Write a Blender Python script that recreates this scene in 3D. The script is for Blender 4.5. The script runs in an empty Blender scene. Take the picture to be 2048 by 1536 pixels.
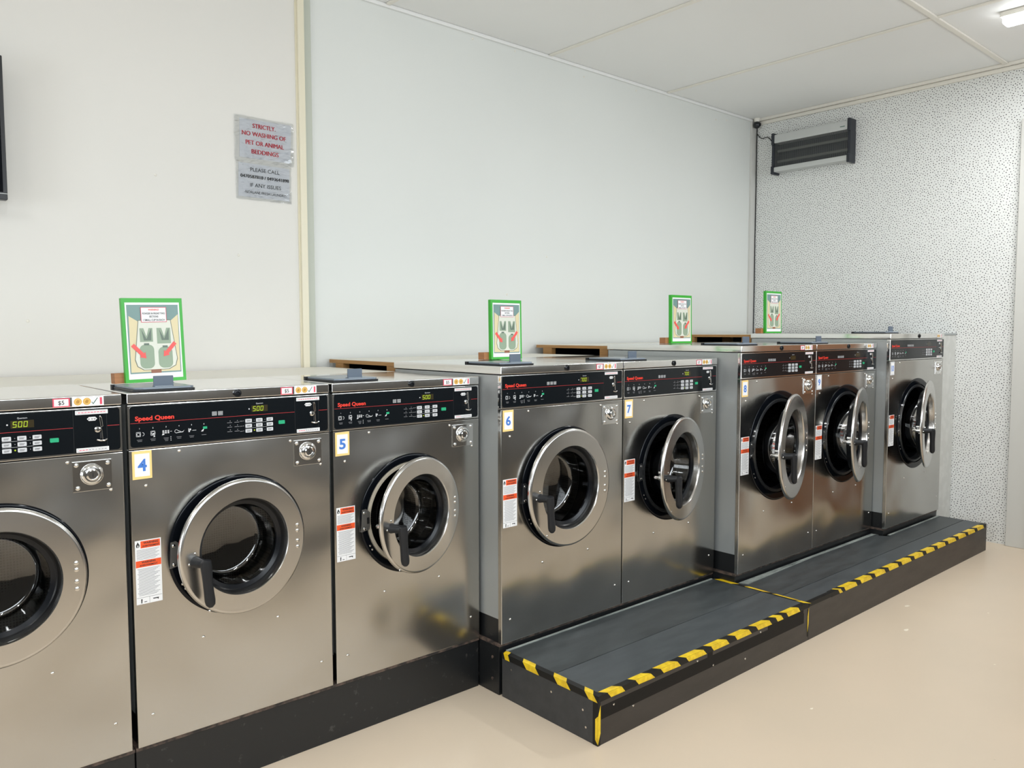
import bpy, bmesh, math, random
from mathutils import Vector, Matrix
random.seed(4)
S = bpy.context.scene
COL = S.collection
R = math.radians
# ------------------------------------------------------------------ camera
F = 1590.73
CAM = Vector((-0.6928, -2.5264, 1.4828))
yaw, pit, rol = R(41.3092), R(-3.7603), R(-0.0699)
fwd = Vector((math.sin(yaw)*math.cos(pit), math.cos(yaw)*math.cos(pit), math.sin(pit)))
rt = Vector((math.cos(yaw), -math.sin(yaw), 0)); up = rt.cross(fwd)
rt2 = rt*math.cos(rol)+up*math.sin(rol); up2 = -rt*math.sin(rol)+up*math.cos(rol)
cd = bpy.data.cameras.new('camera'); cam = bpy.data.objects.new('camera', cd); COL.objects.link(cam)
cam.matrix_world = Matrix(((rt2.x, up2.x, -fwd.x, CAM.x), (rt2.y, up2.y, -fwd.y, CAM.y), (rt2.z, up2.z, -fwd.z, CAM.z), (0, 0, 0, 1)))
cd.sensor_width = 36; cd.lens = F/2048*36; cd.clip_start = .05; cd.clip_end = 60
S.camera = cam
# ------------------------------------------------------------------ world, view, daylight
w = bpy.data.worlds.new('world'); S.world = w; w.use_nodes = True
w.node_tree.nodes['Background'].inputs[0].default_value = (0.86, 0.93, 1.0, 1)
w.node_tree.nodes['Background'].inputs[1].default_value = 1.0
S.view_settings.view_transform = 'Standard'; S.view_settings.look = 'None'
S.view_settings.exposure = -0.22; S.view_settings.gamma = 1; S.view_settings.use_curve_mapping = False
def area(name, loc, rot, sx, sy, power, col=(1, 1, 1)):
    l = bpy.data.lights.new(name, 'AREA'); l.shape = 'RECTANGLE'; l.size = sx; l.size_y = sy; l.energy = power; l.color = col
    o = bpy.data.objects.new(name, l); COL.objects.link(o); o.location = loc; o.rotation_euler = rot
    return o
# daylight through the shopfront (left end wall) and the front windows behind the photographer
area('daylight_left', (-4.72, -1.5, 1.40), (0, R(-90), 0), 1.5, 2.0, 88, (0.91, 0.95, 1.0))
area('daylight_front', (1.6, -3.62, 1.9), (R(90), 0, 0), 7.0, 1.1, 150, (0.90, 0.95, 1.0))

# ------------------------------------------------------------------ materials
def mat(name, col, rough=.5, metal=0., spec=.5, emit=None, es=1., coat=0., trans=0.):
    m = bpy.data.materials.new(name); m.use_nodes = True
    b = m.node_tree.nodes['Principled BSDF']
    b.inputs['Base Color'].default_value = (*col, 1); b.inputs['Roughness'].default_value = rough
    b.inputs['Metallic'].default_value = metal; b.inputs['Specular IOR Level'].default_value = spec
    b.inputs['Coat Weight'].default_value = coat
    if emit: b.inputs['Emission Color'].default_value = (*emit, 1); b.inputs['Emission Strength'].default_value = es
    return m
def srgb(r, g, b):
    f = lambda c: (c/255/12.92 if c/255 <= .04045 else ((c/255+.055)/1.055)**2.4)
    return (f(r), f(g), f(b))
class N:
    def __init__(s, m): s.t = m.node_tree; s.b = s.t.nodes['Principled BSDF']
    def n(s, typ, **k):
        x = s.t.nodes.new(typ)
        for a, v in k.items():
            if a.startswith('i_'):
                key = a[2:].replace('_', ' ')
                x.inputs[key].default_value = v
            else: setattr(x, a, v)
        return x
    def l(s, a, b): s.t.links.new(a, b)
def obj_coords(q, scale=(1, 1, 1), rnd=True):
    tc = q.n('ShaderNodeTexCoord'); mp = q.n('ShaderNodeMapping'); mp.inputs['Scale'].default_value = scale
    if rnd:
        oi = q.n('ShaderNodeObjectInfo'); ml = q.n('ShaderNodeVectorMath', operation='SCALE'); ml.inputs['Scale'].default_value = 37.
        cb = q.n('ShaderNodeCombineXYZ'); 
        for k in 'XYZ': q.l(oi.outputs['Random'], cb.inputs[k])
        q.l(cb.outputs[0], ml.inputs[0]); ad = q.n('ShaderNodeVectorMath', operation='ADD')
        q.l(tc.outputs['Object'], ad.inputs[0]); q.l(ml.outputs[0], ad.inputs[1]); q.l(ad.outputs[0], mp.inputs['Vector'])
    else: q.l(tc.outputs['Object'], mp.inputs['Vector'])
    return mp.outputs[0]
def noise(q, vec, scale, detail=2., rough=.5):
    n = q.n('ShaderNodeTexNoise'); n.inputs['Scale'].default_value = scale; n.inputs['Detail'].default_value = detail
    n.inputs['Roughness'].default_value = rough; q.l(vec, n.inputs['Vector']); return n.outputs['Fac']
def remap(q, fac, a, b, lo=0., hi=1.):
    n = q.n('ShaderNodeMapRange'); n.inputs['From Min'].default_value = lo; n.inputs['From Max'].default_value = hi
    n.inputs['To Min'].default_value = a; n.inputs['To Max'].default_value = b; q.l(fac, n.inputs['Value']); return n.outputs['Result']
def mixc(q, fac, c1, c2):
    n = q.n('ShaderNodeMix', data_type='RGBA'); n.inputs[6].default_value = (*c1, 1); n.inputs[7].default_value = (*c2, 1)
    q.l(fac, n.inputs[0]); return n.outputs[2]
def bump(q, h, strength, dist, prev=None):
    n = q.n('ShaderNodeBump'); n.inputs['Strength'].default_value = strength; n.inputs['Distance'].default_value = dist
    q.l(h, n.inputs['Height'])
    if prev: q.l(prev, n.inputs['Normal'])
    return n.outputs['Normal']
def steel(name, col, r0, r1, wave=.0, aniso=0., stretch=(40, 40, 2)):
    m = mat(name, col, .25, 1.); q = N(m)
    v = obj_coords(q)
    f = noise(q, v, 3.0, 2.); q.l(remap(q, f, r0, r1, .3, .7), q.b.inputs['Roughness'])
    vs = obj_coords(q, stretch, rnd=False); g = noise(q, vs, 8., 1.)
    nn = bump(q, g, .03 if wave else 0., .0004)
    if wave:
        h = noise(q, v, 2.1, 0.0, .3); nn = bump(q, h, 1., wave, nn); nn = bump(q, noise(q, v, 5.5, 0.0), 1., wave*.22, nn)
    q.l(nn, q.b.inputs['Normal'])
    if aniso:
        q.b.inputs['Anisotropic'].default_value = aniso
        t = q.n('ShaderNodeTangent', direction_type='RADIAL', axis='Z'); q.l(t.outputs[0], q.b.inputs['Tangent'])
    return m
M = {}
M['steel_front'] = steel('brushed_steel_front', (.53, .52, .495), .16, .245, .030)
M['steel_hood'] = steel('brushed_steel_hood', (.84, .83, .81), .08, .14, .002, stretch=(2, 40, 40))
M['steel_door'] = steel('brushed_steel_door', (.60, .585, .56), .19, .262, .0)
M['chrome'] = mat('chrome', (.75, .75, .74), .12, 1.)
M['screw'] = mat('screw_steel', (.72, .70, .66), .22, 1.)
M['drum'] = mat('perforated_drum', (.42, .42, .41), .3, 1.)
q = N(M['drum']); tc = q.n('ShaderNodeTexCoord')
vo = q.n('ShaderNodeTexVoronoi'); vo.inputs['Scale'].default_value = 115; vo.inputs['Randomness'].default_value = .15
q.l(tc.outputs['Object'], vo.inputs['Vector']); q.l(mixc(q, remap(q, vo.outputs['Distance'], 0, 1, .28, .36), (.05, .05, .05), (.20, .20, .195)), q.b.inputs['Base Color'])
M['galv'] = mat('grey_cabinet_side', srgb(166, 170, 170), .38, .5)
q = N(M['galv']); v = obj_coords(q); q.l(remap(q, noise(q, v, 5, 3), .30, .46), q.b.inputs['Roughness'])
M['filler'] = mat('pale_filler_panel', srgb(196, 196, 190), .45, .15)
q = N(M['filler']); v = obj_coords(q); q.l(mixc(q, remap(q, noise(q, v, 18, 4), 0, 1, .45, .6), srgb(198, 198, 193), srgb(205, 205, 200)), q.b.inputs['Base Color'])
M['blackpaint'] = mat('black_plinth_paint', (.008, .009, .010), .30)
q = N(M['blackpaint']); v = obj_coords(q); q.l(mixc(q, remap(q, noise(q, v, 26, 6, .65), 0, 1, .62, .70), (.008, .009, .010), (.05, .048, .046)), q.b.inputs['Base Color'])
q.l(remap(q, noise(q, v, 4, 3), .28, .42), q.b.inputs['Roughness'])
M['rust'] = mat('scuffed_steel_edge', (.06, .045, .038), .6)
q = N(M['rust']); v = obj_coords(q); q.l(mixc(q, remap(q, noise(q, v, 30, 5, .6), 0, 1, .4, .6), (.018, .015, .014), (.11, .075, .058)), q.b.inputs['Base Color'])
M['dark'] = mat('dark_gap_and_shade', (.004, .004, .005), .6)  # slots and gaps, also painted shade on the inner boards of the shelves
M['ring'] = mat('black_enamel_ring', (.004, .005, .007), .10, spec=.2)
M['rubber'] = mat('black_rubber', (.006, .007, .009), .22, spec=.3)
M['panel'] = mat('black_gloss_panel', (.005, .007, .009), .14, spec=.3)
M['handle'] = mat('black_plastic_handle', (.011, .012, .014), .42, spec=.35)
M['tubgrey'] = mat('beige_grey_tub_lip', srgb(205, 196, 178), .35, .2)
M['lid'] = mat('blue_grey_lid', srgb(122, 132, 142), .30)
M['latch'] = mat('dull_latch_steel', srgb(112, 110, 106), .35, .5)
M['tubdark'] = mat('dark_tub_lip', srgb(62, 64, 66), .3, .5)
M['tab'] = mat('blue_grey_tab', srgb(88, 100, 114), .45)
M['red'] = mat('red_print', srgb(225, 50, 30), .4, emit=None)
M['redline'] = mat('red_line', srgb(172, 34, 38), .4)
M['white'] = mat('white_paper', (.80, .80, .80), .55)
M['offwhite'] = mat('print_white', (.62, .63, .64), .5)
M['key'] = mat('light_key', srgb(200, 202, 205), .45)
M['ink'] = mat('black_ink', (.02, .02, .02), .6)
M['greyink'] = mat('grey_ink', (.22, .22, .23), .6)
M['green'] = mat('start_green', srgb(20, 160, 112), .4)
M['led'] = mat('led_digits', (.1, .12, 0), .4, emit=(.55, .75, .02), es=.85)
M['ledoff'] = mat('led_window', (.030, .022, .006), .2)
M['gold'] = mat('coin_gold', srgb(222, 180, 92), .4)
M['gold2'] = mat('coin_gold_dark', srgb(178, 132, 52), .4)
M['tick'] = mat('tick_green', srgb(90, 118, 108), .5)
M['pink'] = mat('crimson_border', srgb(215, 70, 95), .5)
M['cream'] = mat('cream_card_border', srgb(240, 205, 130), .5)
M['blue'] = mat('blue_numeral', srgb(62, 118, 200), .5)
M['orange'] = mat('orange_warning', srgb(232, 84, 32), .5)
M['tapegreen'] = mat('green_tape', srgb(52, 165, 48), .35)
M['pic_beige'] = mat('picture_beige', srgb(214, 200, 158), .35)
M['pic_teal'] = mat('picture_teal', srgb(112, 142, 138), .35)
M['pic_tray'] = mat('picture_tray', srgb(212, 214, 200), .35)
M['pic_line'] = mat('picture_outline', srgb(110, 112, 96), .35)
M['pic_cup'] = mat('picture_cup', srgb(140, 158, 134), .35)
M['pic_dark'] = mat('picture_dark', srgb(94, 110, 96), .35)
M['pic_red'] = mat('picture_arrow', srgb(232, 84, 78), .35)
M['pic_brown'] = mat('picture_brown', srgb(140, 88, 62), .35)
def wood(name, a, b):
    m = mat(name, a, .55); q = N(m); v = obj_coords(q, (3, 3, 60)); q.l(mixc(q, noise(q, v, 3, 4), a, b), q.b.inputs['Base Color']); return m
M['wood'] = wood('raw_particle_board', srgb(190, 145, 88), srgb(140, 98, 55))
M['block'] = wood('wooden_block', srgb(176, 122, 78), srgb(136, 88, 52))
M['laminate'] = mat('cream_laminate', srgb(226, 223, 212), .4)
M['yellow'] = mat('yellow_tape', srgb(242, 205, 30), .4)
q = N(M['yellow']); v = obj_coords(q); q.l(mixc(q, remap(q, noise(q, v, 35, 4), 0, 1, .35, .7), srgb(214, 176, 24), srgb(246, 212, 34)), q.b.inputs['Base Color'])
M['tapeblack'] = mat('black_tape', (.009, .009, .008), .5, spec=.25)
def board(name, a, b, r):
    m = mat(name, a, r, spec=.32); q = N(m); v = obj_coords(q, (1.2, 5, 5)); f = noise(q, v, 4, 6, .65)
    q.l(mixc(q, remap(q, f, 0, 1, .35, .72), a, b), q.b.inputs['Base Color']); q.l(remap(q, f, r-.08, r+.1), q.b.inputs['Roughness']); return m
M['steptop'] = board('worn_dark_step_vinyl', srgb(54, 58, 59), srgb(72, 77, 78), .42)
M['steptop2'] = board('front_plank_step_vinyl', srgb(64, 69, 71), srgb(79, 84, 86), .42)
M['stepface'] = board('brown_black_step_face', srgb(61, 56, 52), srgb(54, 50, 46), .38)
M['stepside'] = board('grey_step_side', srgb(62, 63, 64), srgb(54, 55, 56), .42)
M['grip'] = mat('black_grip_strip', (.009, .008, .007), .6, spec=.2)
M['seal'] = board('dusty_sealant', srgb(150, 156, 150), srgb(70, 76, 74), .8)
# walls
def paint(name, col, col2, bs=.05):
    m = mat(name, col, .62, spec=.35); q = N(m); v = obj_coords(q, rnd=False)
    q.l(mixc(q, remap(q, noise(q, v, .8, 2), 0, 1, .3, .7), col, col2), q.b.inputs['Base Color'])
    q.l(bump(q, noise(q, v, 60, 3), bs, .002), q.b.inputs['Normal']); return m
M['wall_l'] = paint('warm_white_wall', srgb(224, 221, 215), srgb(220, 218, 212))
M['wall_r'] = paint('cool_white_wall', srgb(222, 224, 220), srgb(218, 220, 216))
M['ceil'] = paint('ceiling_paint', srgb(232, 232, 230), srgb(227, 227, 225), .08)
M['trimw'] = mat('white_gloss_trim', srgb(226, 222, 212), .4)
M['trimc'] = mat('cream_gloss_trim', srgb(226, 219, 196), .4)
M['trimn'] = mat('grey_white_trim', srgb(204, 203, 198), .5)
M['trimg'] = mat('grey_green_trim', srgb(186, 190, 178), .5)
M['doorgrey'] = mat('grey_white_door_trim', srgb(205, 204, 198), .45)
M['doorred'] = mat('orange_brown_door', srgb(124, 84, 54), .45)
M['front'] = mat('darkened_front_wall', srgb(84, 81, 77), .7)  # unseen wall, coloured dark so the steel fronts reflect less brightness
M['dots'] = paint('white_wallpaper', srgb(228, 229, 226), srgb(224, 225, 222), .03)
M['dotink'] = mat('wallpaper_dots', srgb(36, 38, 40), .6)
m = mat('beige_floor_coating', srgb(212, 192, 164), .28); M['floor'] = m; q = N(m); v = obj_coords(q, rnd=False)
a = noise(q, v, 1.2, 4); q.l(remap(q, noise(q, v, 2.2, 3), .29, .40, .2, .8), q.b.inputs['Roughness'])
c = mixc(q, remap(q, a, 0, 1, .3, .7), srgb(216, 198, 175), srgb(209, 193, 171))
sp = noise(q, v, 42, 2, .5); k = q.n('ShaderNodeMix', data_type='RGBA'); q.l(remap(q, sp, 0, .35, .76, .80), k.inputs[0]); q.l(c, k.inputs[6]); k.inputs[7].default_value = (*srgb(150, 135, 112), 1)
q.l(k.outputs[2], q.b.inputs['Base Color']); q.l(bump(q, noise(q, v, 5, 1), .12, .002), q.b.inputs['Normal'])
M['chip'] = mat('bare_floor_chip', srgb(238, 228, 208), .5)
M['tvblack'] = mat('black_tv_plastic', (.010, .011, .013), .3)
M['silver'] = mat('silver_zapper', srgb(196, 198, 196), .4, .3)
M['charcoal'] = mat('charcoal_plastic', srgb(34, 38, 46), .4)
M['tube'] = mat('uv_tube', srgb(120, 122, 118), .25)
M['wire'] = mat('guard_wire', srgb(120, 122, 122), .35, .8)
M['lamp'] = mat('lamp_diffuser', (.9, .9, .9), .4, emit=(.93, .97, 1.0), es=14)
M['dome'] = mat('dark_dome', (.01, .012, .015), .08)
# clear sheets: transparent with a fresnel gloss
def clear(name, tint, ior, rough):
    m = bpy.data.materials.new(name); m.use_nodes = True; t = m.node_tree; t.nodes.clear()
    o = t.nodes.new('ShaderNodeOutputMaterial'); mx = t.nodes.new('ShaderNodeMixShader'); tr = t.nodes.new('ShaderNodeBsdfTransparent')
    gl = t.nodes.new('ShaderNodeBsdfGlossy'); fr = t.nodes.new('ShaderNodeFresnel'); fr.inputs[0].default_value = ior
    tr.inputs[0].default_value = (*tint, 1); gl.inputs['Roughness'].default_value = rough
    t.links.new(fr.outputs[0], mx.inputs[0]); t.links.new(tr.outputs[0], mx.inputs[1]); t.links.new(gl.outputs[0], mx.inputs[2]); t.links.new(mx.outputs[0], o.inputs[0])
    return m
M['glass'] = clear('door_glass', (.42, .42, .41), 2.3, .04)
M['sleeve'] = clear('plastic_sleeve', (.97, .98, .98), 1.6, .06)
t = M['sleeve'].node_tree; tc = t.nodes.new('ShaderNodeTexCoord'); mp = t.nodes.new('ShaderNodeMapping'); mp.inputs['Scale'].default_value = (1, 1, 2.6)
no = t.nodes.new('ShaderNodeTexNoise'); no.inputs['Scale'].default_value = 26; no.inputs['Detail'].default_value = 2; bp = t.nodes.new('ShaderNodeBump'); bp.inputs['Distance'].default_value = .012
t.links.new(tc.outputs['Object'], mp.inputs[0]); t.links.new(mp.outputs[0], no.inputs['Vector']); t.links.new(no.outputs['Fac'], bp.inputs['Height'])
for n_ in t.nodes:
    if n_.bl_idname in ('ShaderNodeBsdfGlossy', 'ShaderNodeFresnel'): t.links.new(bp.outputs[0], n_.inputs['Normal'])
M['notice'] = mat('notice_paper', (.72, .725, .745), .6)
M['winglass'] = clear('window_glass', (.95, .97, .97), 1.45, .0)

# ------------------------------------------------------------------ mesh builder
class MB:
    def __init__(s): s.v = []; s.f = []; s.m = []; s.sm = []; s.mats = []
    def mi(s, k):
        if k not in s.mats: s.mats.append(k)
        return s.mats.index(k)
    def add(s, vs, fs, k, smooth=False):
        o = len(s.v); s.v += [tuple(v) for v in vs]; i = s.mi(k)
        for f in fs: s.f.append([o+a for a in f]); s.m.append(i); s.sm.append(smooth)
        return s
    def box(s, x0, x1, y0, y1, z0, z1, k, bev=0., seg=2):
        bm = bmesh.new(); bmesh.ops.create_cube(bm, size=1)
        for v in bm.verts: v.co = Vector((x0+(v.co.x+.5)*(x1-x0), y0+(v.co.y+.5)*(y1-y0), z0+(v.co.z+.5)*(z1-z0)))
        if bev: bmesh.ops.bevel(bm, geom=list(bm.edges), offset=bev, segments=seg, affect='EDGES', profile=.5)
        bm.normal_update()
        bm.verts.index_update(); s.add([v.co.copy() for v in bm.verts], [[v.index for v in f.verts] for f in bm.faces], k, bool(bev)); bm.free(); return s
    def poly(s, pts, y, k):  # facing -y, pts counter-clockwise in x,z
        a = sum(pts[i][0]*pts[(i+1) % len(pts)][1]-pts[(i+1) % len(pts)][0]*pts[i][1] for i in range(len(pts)))
        if a < 0: pts = pts[::-1]
        return s.add([(p[0], y, p[1]) for p in pts], [list(range(len(pts)))], k)
    def rect(s, x0, z0, x1, z1, y, k): return s.poly([(x0, z0), (x1, z0), (x1, z1), (x0, z1)], y, k)
    def prism(s, pts, y0, y1, k):  # outline in x,z extruded from y0 (front) to y1
        a = sum(pts[i][0]*pts[(i+1) % len(pts)][1]-pts[(i+1) % len(pts)][0]*pts[i][1] for i in range(len(pts)))
        if a < 0: pts = pts[::-1]
        n = len(pts); vs = [(p[0], y0, p[1]) for p in pts]+[(p[0], y1, p[1]) for p in pts]
        fs = [list(range(n)), list(range(2*n-1, n-1, -1))]+[[i, i+n, (i+1) % n+n, (i+1) % n] for i in range(n)]
        return s.add(vs, fs, k)
    def zprism(s, pts, z0, z1, k):  # outline in x,y extruded z0..z1
        a = sum(pts[i][0]*pts[(i+1) % len(pts)][1]-pts[(i+1) % len(pts)][0]*pts[i][1] for i in range(len(pts)))
        if a < 0: pts = pts[::-1]
        n = len(pts); vs = [(*p, z0) for p in pts]+[(*p, z1) for p in pts]
        fs = [list(range(n-1, -1, -1)), list(range(n, 2*n))]+[[i, (i+1) % n, (i+1) % n+n, i+n] for i in range(n)]
        return s.add(vs, fs, k)
    def lathe(s, prof, cx, cz, k, seg=72, ks=None, y0=0, smooth=True):  # about the y axis; prof = [(r, y)]
        for j in range(len(prof)-1):
            (ra, ya), (rb, yb) = prof[j], prof[j+1]; kk = ks[j] if ks else k
            vs = []; fs = []
            for i in range(seg):
                c, sn = math.cos(2*math.pi*i/seg), math.sin(2*math.pi*i/seg)
                vs += [(cx+ra*c, y0+ya, cz+ra*sn), (cx+rb*c, y0+yb, cz+rb*sn)]
            for i in range(seg):
                n = (i+1) % seg; fs.append([2*i, 2*n, 2*n+1, 2*i+1])
            s.add(vs, fs, kk, smooth)
        return s
    def tube(s, pts, rad, k, seg=12, cap=True, sx=1.):
        pts = [Vector(p) for p in pts]; n = len(pts)
        if not isinstance(rad, (list, tuple)): rad = [rad]*n
        vs = []; fs = []; prev = None
        for i, p in enumerate(pts):
            t = (pts[min(i+1, n-1)]-pts[max(i-1, 0)]).normalized()
            if prev is None:
                a = Vector((0, 1, 0)) if abs(t.y) < .9 else Vector((1, 0, 0)); u = t.cross(a).normalized()
            else: u = (prev-t*prev.dot(t)).normalized()
            prev = u; w_ = t.cross(u)
            for j in range(seg):
                an = 2*math.pi*j/seg; vs.append(p+(u*math.cos(an)*sx+w_*math.sin(an))*rad[i])
        for i in range(n-1):
            for j in range(seg): b = (j+1) % seg; fs.append([i*seg+j, i*seg+b, (i+1)*seg+b, (i+1)*seg+j])
        if cap: fs += [list(range(seg-1, -1, -1)), [(n-1)*seg+j for j in range(seg)]]
        return s.add(vs, fs, k, True)
    def dome(s, cx, y, cz, r, k, h=None, seg=14):  # screw-head bulging towards -y
        h = h or r*.5
        return s.lathe([(r, y), (r*.92, y-h*.5), (r*.6, y-h*.85), (0.0001, y-h)], cx, cz, k, seg)
    def text(s, st, x, z, h, y, k, width=None, bold=0., align='l', shear=0.):
        vs, fs, (a, b) = glyphs(st, bold)
        sc = h/.70; w_ = (b-a)*sc; fx = (width/w_ if width else 1.)*sc; W = (b-a)*fx
        x0 = x-{'l': 0, 'c': W/2, 'r': W}[align]
        return s.add([(x0+(p[0]-a)*fx+shear*p[1]*sc, y, z+p[1]*sc) for p in vs], fs, k)
    def build(s, name, parent=None, loc=(0, 0, 0), sharp=True):
        me = bpy.data.meshes.new(name); me.from_pydata(s.v, [], s.f)
        for k in s.mats: me.materials.append(M[k])
        me.polygons.foreach_set('material_index', s.m); me.polygons.foreach_set('use_smooth', s.sm)
        me.update()
        bm = bmesh.new(); bm.from_mesh(me); bmesh.ops.remove_doubles(bm, verts=bm.verts, dist=1e-6)
        lim = R(42)
        for e in bm.edges:
            if len(e.link_faces) == 2 and e.calc_face_angle(0) > lim: e.smooth = False
        bm.to_mesh(me); bm.free()
        o = bpy.data.objects.new(name, me); COL.objects.link(o); o.location = loc
        if parent: o.parent = parent
        if any(s.sm): wn = o.modifiers.new('weighted_normals', 'WEIGHTED_NORMAL'); wn.keep_sharp = True
        return o
_g = {}
def glyphs(st, bold):
    key = (st, bold)
    if key not in _g:
        c = bpy.data.curves.new('lettering', 'FONT'); c.body = st; c.size = 1; c.resolution_u = 3; c.offset = bold
        o = bpy.data.objects.new('lettering', c); COL.objects.link(o)
        bpy.context.view_layer.update()
        me = o.evaluated_get(bpy.context.evaluated_depsgraph_get()).to_mesh()
        vs = [tuple(v.co) for v in me.vertices]; fs = [list(p.vertices) for p in me.polygons]
        o.to_mesh_clear(); bpy.data.objects.remove(o); bpy.data.curves.remove(c)
        xs = [v[0] for v in vs] or [0, 1]
        _g[key] = (vs, fs, (min(xs), max(xs)))
    return _g[key]
def tag(o, label=None, cat=None, group=None, kind=None):
    if label: o['label'] = label
    if cat: o['category'] = cat
    if group: o['group'] = group
    if kind: o['kind'] = kind
    return o
def empty(name, loc, rz=0):
    o = bpy.data.objects.new(name, None); COL.objects.link(o); o.location = loc; o.rotation_euler = (0, 0, rz); o.empty_display_size = .1
    return o

# ------------------------------------------------------------------ measured places
YW, XW, HC = 1.326, 5.478, 3.289
XL, YF = -4.6, -3.5
ZF = [0.2089, 0.2137, 0.2273, 0.2273]
YB, YC, YD = -.1294, -.2623, -.3472
ZP, YP = .1832, -.658

# ------------------------------------------------------------------ the room
def st(o): return tag(o, kind='structure')
st(MB().box(XL-.2, XW+.2, YF-.2, YW+.2, -.12, 0, 'floor').build('floor'))
st(MB().box(XL-.2, XW+.2, YF-.2, YW+.2, HC, HC+.12, 'ceil').build('ceiling'))
st(MB().box(XL-.2, 1.262, YW-.006, YW+.15, 0, HC, 'wall_l').build('wall_back_left'))
st(MB().box(1.262, XW+.2, YW, YW+.15, 0, HC, 'wall_r').build('wall_back_right'))
def dotted_wall():
    rnd = random.Random(7); T = .80; rr = .0145; g = rr/math.sqrt(2); n = int(T/g); g = T/n; grid = {}; P = []
    for _ in range(110000):   # blue-noise tile that wraps round, repeated over the wall
        x, z = rnd.random()*T, rnd.random()*T; i, j = int(x/g) % n, int(z/g) % n; ok = True
        for a in range(-2, 3):
            for b in range(-2, 3):
                p = grid.get(((i+a) % n, (j+b) % n))
                if p:
                    dx = abs(p[0]-x); dz = abs(p[1]-z); dx = min(dx, T-dx); dz = min(dz, T-dz)
                    if dx*dx+dz*dz < rr*rr: ok = False; break
            if not ok: break
        if ok: grid[(i, j)] = (x, z); P.append((x, z, .0034*rnd.uniform(.75, 1.2), rnd.random()*6.28))
    m = MB(); m.box(XW, XW+.15, YF-.2, YW, 0, HC, 'dots'); vs = []; fs = []; xx = XW-.0003
    cs = [(math.cos(t*2*math.pi/5), math.sin(t*2*math.pi/5)) for t in range(5)]
    for ty in range(-5, 3):
        for tz in range(0, 5):
            for (x, z, r, a) in P:
                y = ty*T+x; zz = tz*T+z
                if y < YF+.01 or y > YW-.01 or zz > HC-.01 or zz < .005 or (-1.94 < y < -.72 and zz < 2.89): continue
                o = len(vs); vs += [(xx, y+r*c, zz+r*s_) for c, s_ in cs]; fs.append([o+4, o+3, o+2, o+1, o])
    m.add(vs, fs, 'dotink'); return m.build('wall_right')
st(dotted_wall())
def wall_with_hole(name, axis, p0, p1, a0, a1, h0, h1, hz0, hz1, k):
    m = MB()
    def b(u0, u1, z0, z1):
        if axis == 'x': m.box(p0, p1, u0, u1, z0, z1, k)
        else: m.box(u0, u1, p0, p1, z0, z1, k)
    b(a0, h0, 0, HC); b(h1, a1, 0, HC); b(h0, h1, 0, hz0); b(h0, h1, hz1, HC)
    return st(m.build(name))
wall_with_hole('wall_left', 'x', XL-.12, XL, YF, YW, -3.2, .2, .4, 2.4, 'wall_r')
wall_with_hole('wall_front', 'y', YF-.12, YF, XL, XW, -1.9, 5.1, 1.35, 2.45, 'front')
def window(name, axis, p, a0, a1, z0, z1):
    e = MB(); t = .05
    def b(u0, u1, c0, c1):
        if axis == 'x': e.box(p-.09, p-.03, u0, u1, c0, c1, 'trimw')
        else: e.box(u0, u1, p-.09, p-.03, c0, c1, 'trimw')
    b(a0, a1, z0, z0+t); b(a0, a1, z1-t, z1); b(a0, a0+t, z0+t, z1-t); b(a1-t, a1, z0+t, z1-t)
    for i in (1, 2): x = a0+(a1-a0)*i/3; b(x-t/2, x+t/2, z0+t, z1-t)
    o = st(e.build(name)); g = MB()
    if axis == 'x': g.add([(p-.06, a0+t, z0+t), (p-.06, a1-t, z0+t), (p-.06, a1-t, z1-t), (p-.06, a0+t, z1-t)], [[0, 1, 2, 3]], 'winglass')
    else: g.add([(a0+t, p-.06, z0+t), (a1-t, p-.06, z0+t), (a1-t, p-.06, z1-t), (a0+t, p-.06, z1-t)], [[0, 1, 2, 3]], 'winglass')
    g.build('pane', o)
window('window_1', 'x', XL, -3.2, .2, .4, 2.4)
window('window_2', 'y', YF, -1.9, 5.1, 1.35, 2.45)
# wall battens and cornices
st(MB().box(1.226, 1.262, YW-.028, YW-.006, 0, HC, 'trimc', .003).box(1.219, 1.226, YW-.012, YW-.006, 0, HC, 'trimc').build('trim_1'))
st(MB().box(1.262, 1.305, YW-.014, YW, 0, HC, 'trimg', .002).build('trim_2'))
st(MB().box(5.405, XW, YW-.018, YW, 0, HC-.02, 'trimn', .002).build('trim_3'))
m = MB(); m.box(XW-.045, XW, YF, YW, HC-.022, HC, 'trimw', .004).box(XW-.022, XW, YF, YW, HC-.05, HC-.022, 'trimw', .004)
st(m.build('trim_4'))
m = MB(); m.box(XL, XW-.05, YW-.016, YW, HC-.022, HC, 'ceil', .006)
st(m.build('trim_5'))
k = 6
for x in (-3.2, -1.95, -.71, .53, 1.772, 3.014, 4.250):
    st(MB().box(x-.014, x+.014, YF, YW-.02, HC-.010, HC, 'trimw', .003).build('trim_%d' % k)); k += 1
for y in (-.60, -2.45):
    st(MB().box(XL, XW-.05, y-.016, y+.016, HC-.012, HC, 'trimw', .003).build('trim_%d' % k)); k += 1
# filler heads (nail marks) in the cornice joint and wall
m = MB()
for (x, z) in [(2.38, 3.245), (2.72, 3.25), (3.35, 3.22), (3.9, 3.235), (4.9, 3.2), (5.05, 3.22), (-.01, 1.53), (3.0, 1.98), (2.65, 1.72), (.52, 2.20), (.90, 1.86)]:
    m.dome(x, YW-.006 if x < 1.26 else YW, z, .007, 'trimw', .004)
st(m.build('trim_%d' % k))
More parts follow.
